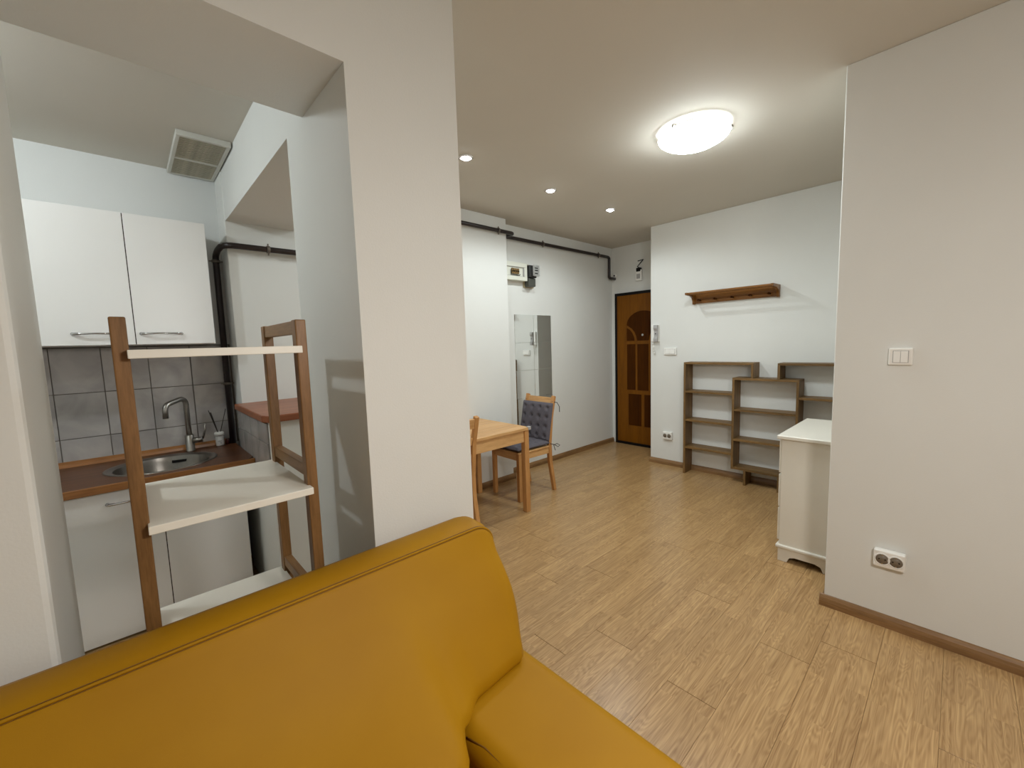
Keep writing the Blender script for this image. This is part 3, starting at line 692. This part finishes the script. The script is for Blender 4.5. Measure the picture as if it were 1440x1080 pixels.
def switch_x(name, label, wallx, ya, yb, z0, z1, n=2):
    o = thing(name, label, 'light switch', (wallx, (ya + yb) / 2, z0))
    wallx0 = wallx
    put('plate', MB().box(wallx - .018, wallx, ya, yb, z0, z1), M['plastic'], o, .005, seg=3)
    wallx = wallx - .008
    m_ = .016; w = (yb - ya - 2 * m_) / n
    put('recess', MB().box(wallx - .0108, wallx - .009, ya + m_ - .002, yb - m_ + .002, z0 + m_ * .8 - .002, z1 - m_ * .8 + .002), M['plastic_grey'], o)
    for i in range(n):
        y = ya + m_ + w * i
        put('rocker', MB().prism([(wallx - .010, z0 + m_ * .8), (wallx - .016, z0 + m_ * .8), (wallx - .012, z1 - m_ * .8), (wallx - .010, z1 - m_ * .8)], 'y', y + .0006, y + w - .0006), M['plastic'], o, .0008)
    return o
def socket_x(name, label, wallx, ya, yb, z0, z1, depth=.03):
    o = thing(name, label, 'socket', (wallx, (ya + yb) / 2, z0))
    put('plate', MB().box(wallx - depth, wallx, ya, yb, z0, z1), M['plastic'], o, .007, seg=3)
    cz = (z0 + z1) / 2; w = (yb - ya) / 2
    for i in range(2):
        cy = ya + w * (i + .5) + (.004 if i == 0 else -.004); r = min(w * .46, (z1 - z0) * .36)
        g = put('outlet', MB().lathe([(r + .003, .001), (r + .003, -.0025), (r, -.003), (r - .002, .0), (r - .003, -.0006), (0, -.0006)], (wallx - depth, cy, cz), 24, 'x'), M['plastic'], o)
        k = put('well', MB().lathe([(0, -.0008), (r - .0025, -.0008), (r - .0025, -.0016), (0, -.0016)], (wallx - depth, cy, cz), 24, 'x'), M['socket'], g)
        for s in (-1, 1):
            put('contact_hole', MB().lathe([(0, -.0015), (.003, -.0015), (.003, -.0022), (0, -.0022)], (wallx - depth, cy + s * r * .42, cz), 10, 'x'), M['dark'], g)
        for s in (-1, 1):
            put('earth_clip', MB().box(wallx - depth - .0026, wallx - depth - .0012, cy - .003, cy + .003, cz + s * r * .78 - .002, cz + s * r * .78 + .002), M['chrome'], g)
    return o
switch_x('light_switch', 'double light switch on the wall between intercom and shelf unit', RX, 2.065, 2.205, 1.226, 1.302)
socket_x('wall_socket', 'double wall socket low beside the brown shelf unit', RX, 2.105, 2.212, .292, .378, .03)
switch_x('light_switch', 'double light switch on the near grey wall', FX, .138, .219, 1.250, 1.326)
socket_x('wall_socket', 'double wall socket low on the near grey wall', FX, .120, .232, .300, .382, .036)

# ------------------------------------------------------------------ coat rack
cr = thing('coat_rack', 'brown wooden coat rack with pegs hung on the white wall', 'coat rack', (RX, 1.5, 1.745))
CRA, CRB, CRX = 1.118, 1.892, RX - .205
put('backboard', MB().box(RX - .020, RX, CRA + .02, CRB - .02, 1.748, 1.847), M['rack'], cr, .002)
for y in (CRA, CRB - .022):
    pr = [(RX, 1.742), (RX - .030, 1.742), (RX - .034, 1.780), (RX - .060, 1.808), (RX - .105, 1.822), (CRX, 1.828), (CRX, 1.850), (RX - .02, 1.852), (RX, 1.852)]
    put('bracket', MB().prism([(a, z) for a, z in pr], 'y', y, y + .022), M['rack'], cr, .002, loc=(RX, y, 1.745))
for x in (CRX + .004, CRX + .062, CRX + .120):
    put('shelf_bar', MB().box(x, x + .020, CRA + .021, CRB - .021, 1.832, 1.848), M['rack'], cr, .002, loc=(x, CRA, 1.832))
for i in range(5):
    y = CRA + .075 + (CRB - CRA - .15) * i / 4
    put('peg', MB().lathe([(0, .001), (.008, .001), (.007, -.025), (.011, -.040), (.010, -.048), (0, -.052)], (RX - .020, y, 1.778), 12, 'x'), M['doorpanel'], cr)

# ------------------------------------------------------------------ stepped shelf unit
su = thing('stepped_shelf', 'low brown stained wooden shelf unit of three interlocking frames', 'shelf unit', (RX - .09, 1.2, 0))
XF, XB, T = RX - .172, RX - .002, .020
XBs = RX - .020     # boards near the floor stop before the baseboard
def vp(y, z0, z1, name='side_panel', xb=XB):
    if z0 < .06: put(name, MB().prism([(XF, z0), (RX - .0195, z0), (RX - .0195, .062), (XB, .062), (XB, z1), (XF, z1)], 'y', y - T / 2, y + T / 2), M['brown_z'], su, .0012, loc=(XF, y, z0))
    else: put(name, MB().box(XF, xb, y - T / 2, y + T / 2, z0, z1), M['brown_z'], su, .0012, loc=(XF, y, z0))
def hp(y0, y1, z, name='shelf_board'):
    put(name, MB().box(XF + .002, XB, y0, y1, z - T, z), M['brown_y'], su, .0012, loc=(XF, y0, z))
vp(1.902, 0, 1.138); hp(1.268, 1.912, 1.158, 'top_board'); vp(1.278, 1.018, 1.138)
for z in (.868, .574, .290): hp(1.446, 1.892, z)
vp(1.436, .140, .997); vp(.923, .140, .997); hp(.913, 1.446, 1.017, 'top_board')
for z in (.722, .436): hp(.933, 1.426, z)
hp(.913, 1.446, .160)
vp(1.325, 0, .140, 'foot'); vp(1.045, 0, .140, 'foot')
vp(1.068, 1.018, 1.138); hp(.440, 1.078, 1.158, 'top_board'); vp(.450, 0, 1.138)
for z in (.868, .574, .290): hp(.460, .913, z)

# ------------------------------------------------------------------ white dresser
ds = thing('dresser', 'white dresser with bracket feet half hidden behind the near wall', 'dresser', (3.22, .57, 0))
X0, X1, YA, YB = 2.886, 3.56, FY + .020, .712
put('body', MB().box(X0, X1, YA, YB, .105, .772), M['white'], ds, .002)
put('top', MB().box(X0 - .022, X1 + .022, FY + .004, YB + .022, .772, .796), M['white'], ds, .006, seg=3)
put('base_moulding', MB().box(X0 - .016, X1 + .016, YA, YB + .016, .085, .106), M['white'], ds, .007, seg=3)
w = YB - YA
feet = [(YA, 0), (YA + .045, 0), (YA + .058, .030), (YA + .085, .040), (YB - .085, .040), (YB - .058, .030), (YB - .045, 0), (YB + .004, 0), (YB + .004, .088), (YA, .088)]
for x in (X0 - .004, X1 - .014): put('side_plinth', MB().prism(feet, 'x', x, x + .018), M['white'], ds, .002)
fp = [(X0 + .015, 0), (X0 + .09, 0), (X0 + .11, .03), (X0 + .15, .04), (X1 - .15, .04), (X1 - .11, .03), (X1 - .09, 0), (X1 - .015, 0), (X1 - .015, .088), (X0 + .015, .088)]
put('front_plinth', MB().prism(fp, 'y', YB - .014, YB + .004), M['white'], ds, .002)
for i in range(3):
    z0 = .125 + .215 * i
    d = put('drawer', MB().box(X0 + .02, X1 - .02, YB, YB + .016, z0, z0 + .205), M['white'], ds, .003)
    for x in (X0 + .16, X1 - .16): put('knob', MB().lathe([(0, .001), (.007, .001), (.007, .014), (.015, .022), (.012, .030), (0, .032)], (x, YB + .016, z0 + .1), 14, 'y'), M['white'], d)

# ------------------------------------------------------------------ table and chairs
TX0, TX1, TY0, TY1, TZ = 1.22, 2.385, 2.375, 3.085, .715
tb = thing('dining_table', 'light pine dining table between pillar and cushioned chair', 'table', ((TX0 + TX1) / 2, (TY0 + TY1) / 2, 0))
nb = 6; bwid = (TY1 - TY0) / nb
for i in range(nb):
    put('top_board', MB().box(TX0, TX1, TY0 + bwid * i + .0005, TY0 + bwid * (i + 1) - .0005, TZ - .022, TZ), M['pine_x'], tb, .002, loc=(TX0, TY0 + bwid * i, TZ))
for y in (TY0 + .020, TY1 - .040): put('apron', MB().box(TX0 + .05, TX1 - .05, y, y + .020, TZ - .120, TZ - .022), M['pine_x'], tb, .002)
for x in (TX0 + .020, TX1 - .040): put('apron', MB().box(x, x + .020, TY0 + .05, TY1 - .05, TZ - .120, TZ - .022), M['pine_y'], tb, .002)
for x in (TX0 + .008, TX1 - .056):
    for y in (TY0 + .008, TY1 - .056): put('leg', MB().box(x, x + .048, y, y + .048, 0, TZ - .022), M['pine_z'], tb, .004, loc=(x, y, 0))
put('corner_guard', MB().box(TX1 - .024, TX1 + .006, TY0 - .006, TY0 + .024, TZ - .020, TZ + .006), M['plastic_grey'], tb, .003, label='grey plastic corner guard')

def make_chair(label, loc, rz):
    """seat faces -X locally; origin on the floor under the seat centre"""
    t = thing('dining_chair', label, 'chair', (0, 0, 0), 'pine dining chairs')
    W, D = .385, .40
    for s in (-1, 1):
        y = s * (W / 2 - .019)
        put('leg', MB().prism([(-D / 2, 0), (-D / 2 + .034, 0), (-D / 2 + .038, .43), (-D / 2, .43)], 'y', y - .018, y + .018), M['pine_z'], t, .003, loc=(0, y, 0))
        pr = [(D / 2 + .040, 0), (D / 2 + .072, 0), (D / 2 + .024, .30), (D / 2 + .018, .46), (D / 2 + .045, .70), (D / 2 + .090, .895), (D / 2 + .062, .905), (D / 2 + .012, .70), (D / 2 - .020, .46), (D / 2 - .014, .30)]
        put('back_leg', MB().prism(pr, 'y', y - .017, y + .017), M['pine_z'], t, .003, loc=(0, y, 0))
        put('side_rail', MB().box(-D / 2 + .036, D / 2 - .012, y - .011, y + .011, .372, .430), M['pine_x'], t, .002)
    put('front_rail', MB().box(-D / 2 + .004, -D / 2 + .026, -W / 2 + .036, W / 2 - .036, .372, .430), M['pine_y'], t, .002)
    put('rear_rail', MB().box(D / 2 - .012, D / 2 + .010, -W / 2 + .036, W / 2 - .036, .372, .430), M['pine_y'], t, .002)
    put('seat', MB().box(-D / 2 - .008, D / 2 - .022, -W / 2 - .004, W / 2 + .004, .431, .447), M['pine_y'], t, .004)
    def slat(z0, z1, x): put('back_slat', MB().bar((x, -W / 2 + .035, (z0 + z1) / 2), (x, W / 2 - .035, (z0 + z1) / 2), .018, z1 - z0, (.22, 0, 1)), M['pine_y'], t, .002)
    slat(.815, .885, D / 2 + .066); slat(.690, .745, D / 2 + .032); slat(.575, .625, D / 2 + .014)
    t.location = loc; t.rotation_euler = (0, 0, rz)
    return t
CHL = (2.645, 2.762, 0)
make_chair('pine dining chair with grey cushion at the table end', CHL, math.radians(-2))
make_chair('pine dining chair tucked to the table, mostly hidden by the pillar', (1.594, 2.565, 0), math.radians(-90))

def pad(name, parent, w, d, th, nbx, nby, place, mat):
    """tufted pad: grid with dimples, both faces; place maps (u,v,h) to local space"""
    nu, nv = 42, 42; top = []; bot = []
    cent = [((i + .5) / nbx * w - w / 2, (j + .5) / nby * d - d / 2) for i in range(nbx) for j in range(nby)]
    for i in range(nu + 1):
        for j in range(nv + 1):
            u, v = (i / nu - .5) * w, (j / nv - .5) * d
            e = min(w / 2 - abs(u), d / 2 - abs(v)); rim = min(1, max(0, e / (th * .9))); rim = math.sqrt(max(0, 1 - (1 - rim) ** 2))
            dim = max(math.exp(-((u - a) ** 2 + (v - b) ** 2) / (.018 ** 2)) for a, b in cent)
            h = th / 2 * rim * (1 - .75 * dim) + .002
            top.append(place(u, v, h)); bot.append(place(u, v, -h * .7))
    q = nv + 1; mb = MB()
    mb.add(top, [(i * q + j, (i + 1) * q + j, (i + 1) * q + j + 1, i * q + j + 1) for i in range(nu) for j in range(nv)], True)
    mb.add(bot, [(i * q + j, i * q + j + 1, (i + 1) * q + j + 1, (i + 1) * q + j) for i in range(nu) for j in range(nv)], True)
    ring = [i * q for i in range(nu + 1)] + [nu * q + j for j in range(1, q)] + [i * q + nv for i in range(nu - 1, -1, -1)] + [j for j in range(nv - 1, 0, -1)]
    vs = [top[k] for k in ring] + [bot[k] for k in ring]; L = len(ring)
    mb.add(vs, [(k, (k + 1) % L, L + (k + 1) % L, L + k) for k in range(L)], True)
    o = put(name, mb, mat, parent)
    bl = MB().lathe([(0, -.001), (.007, -.001), (.005, .003), (0, .004)], (0, 0, 0), 10).mesh('button', M['button'])
    for a, b in cent:
        p = Vector(place(a, b, th * .125 + .002)); q2 = Vector(place(a, b, th)); nrm = (q2 - p).normalized()
        c = bpy.data.objects.new('button', bl); COL.objects.link(c); c.parent = o; c.location = p
        c.rotation_euler = nrm.to_track_quat('Z', 'Y').to_euler()
    return o
ck = thing('chair_cushion', 'dark grey tufted cushion tied on the pine chair', 'cushion', (0, 0, 0))
pad('seat_pad', ck, .40, .40, .050, 4, 4, lambda u, v, h: (u - .015, v, .472 + h), M['fabric'])
def bp_(u, v, h):
    # leaning pad in front of the back slats
    z = .662 + v * .985; x = .205 + (z - .50) * .19 - .030
    return (x - h, u, z)
pad('back_pad', ck, .40, .355, .052, 4, 4, bp_, M['fabric'])
for s in (-1, 1):
    y = s * .196
    put('tie', MB().tube([(.19, y * .92, .462), (.225, y + s * .020, .452), (.250, y + s * .045, .430), (.262, y + s * .055, .446), (.240, y + s * .040, .462), (.215, y + s * .022, .450), (.222, y + s * .034, .400)], .0035, 6), M['button'], ck)
    put('tie', MB().tube([(.245, y * .9, .850), (.285, y + s * .010, .840), (.305, y + s * .020, .800), (.300, y + s * .025, .750)], .0035, 6), M['button'], ck)
ck.location = CHL; ck.rotation_euler = (0, 0, math.radians(-2))

# ------------------------------------------------------------------ lamps of the hall
def dish_lamp(label, x, y, mat):
    dl = thing('ceiling_lamp', label, 'lamp', (x, y, CEIL))
    c0 = (x, y, CEIL)
    put('base_plate', MB().lathe([(0, 0), (.095, 0), (.095, -.018), (.080, -.026), (0, -.026)], c0, 32), M['frost'], dl)
    gl = [(.198, -.034), (.192, -.046), (.172, -.062), (.140, -.078), (.100, -.090), (.050, -.097), (0, -.099)]
    put('glass_dish', MB().lathe(gl, c0, 48), mat, dl)
    put('added_light_block', MB().lathe([(.190, -.040), (.186, -.036), (0, -.036)], c0, 40), M['frost'], dl)  # opaque disc added inside the dish to keep its glow off the ceiling
    put('rim', MB().lathe([(.197, -.036), (.200, -.033), (.197, -.030), (.193, -.033), (.197, -.036)], c0, 48), M['frost'], dl)
    for a in (52, 172, 292):
        c, s = math.cos(math.radians(a)), math.sin(math.radians(a))
        P = lambda r, z: (x + c * r, y + s * r, CEIL + z)
        put('clip', MB().tube([P(.085, -.015), P(.190, -.018), P(.206, -.026), P(.206, -.044), P(.192, -.053)], .0042, 8), M['clamp'], dl, label='dark metal clip')
dish_lamp('large round white glass dish lamp lit on the ceiling', 2.575, 1.135, M['dish'])
px_, py_, pz_ = 0.70, -0.44, 1.80
pl = thing('pendant_lamp', 'hanging lamp with frosted bowl behind the viewer', 'lamp', (px_, py_, CEIL))
put('canopy', MB().lathe([(0, 0), (.055, 0), (.055, -.020), (.010, -.030), (0, -.030)], (px_, py_, CEIL), 24), M['frost'], pl)
put('cord', MB().tube([(px_, py_, CEIL - .028), (px_, py_, pz_ + .07)], .004, 8), M['dark'], pl)
put('shade', MB().lathe([(0, .075), (.030, .075), (.060, .055), (.120, .030), (.168, .006), (.168, 0), (.150, .002), (0, .004)], (px_, py_, pz_), 40), M['clamp'], pl)
put('glass_bowl', MB().lathe([(.150 * math.cos(math.radians(a)), -.150 * math.sin(math.radians(a))) for a in range(0, 90, 10)] + [(0, -.150)], (px_, py_, pz_), 40), M['bowl'], pl)

def downlight(x, y, label):
    t = thing('ceiling_spotlight', label, 'spotlight', (x, y, CEIL), 'recessed ceiling spotlights')
    put('trim_ring', MB().lathe([(.028, 0), (.046, 0), (.047, -.004), (.040, -.009), (.028, -.006), (.028, 0)], (x, y, CEIL), 28), M['frost'], t)
    put('bulb', MB().lathe([(.027, -.003), (.024, -.012), (.012, -.018), (0, -.019)], (x, y, CEIL), 20), M['spotglow'], t)
    for s in (-1, 1):
        put('screw', MB().lathe([(0, -.006), (.0055, -.006), (.0055, -.011), (0, -.012)], (x + s * .030, y - s * .030, CEIL), 10), M['clamp'], t)
    l = bpy.data.lights.new('spot_beam', 'SPOT'); l.energy = SPOT_POWER; l.color = (0.88, 0.97, 1.0); l.spot_size = math.radians(165); l.spot_blend = 0.45; l.shadow_soft_size = 0.025
    lo = bpy.data.objects.new('spot_beam', l); COL.objects.link(lo); lo.parent = t; lo.location = (0, 0, -.03)
downlight(1.748, 2.265, 'recessed ceiling spotlight by the pillar, nearest the viewer of three')
downlight(2.632, 2.315, 'recessed ceiling spotlight in the middle of the row of three')
downlight(3.450, 2.298, 'recessed ceiling spotlight closest to the entrance door')
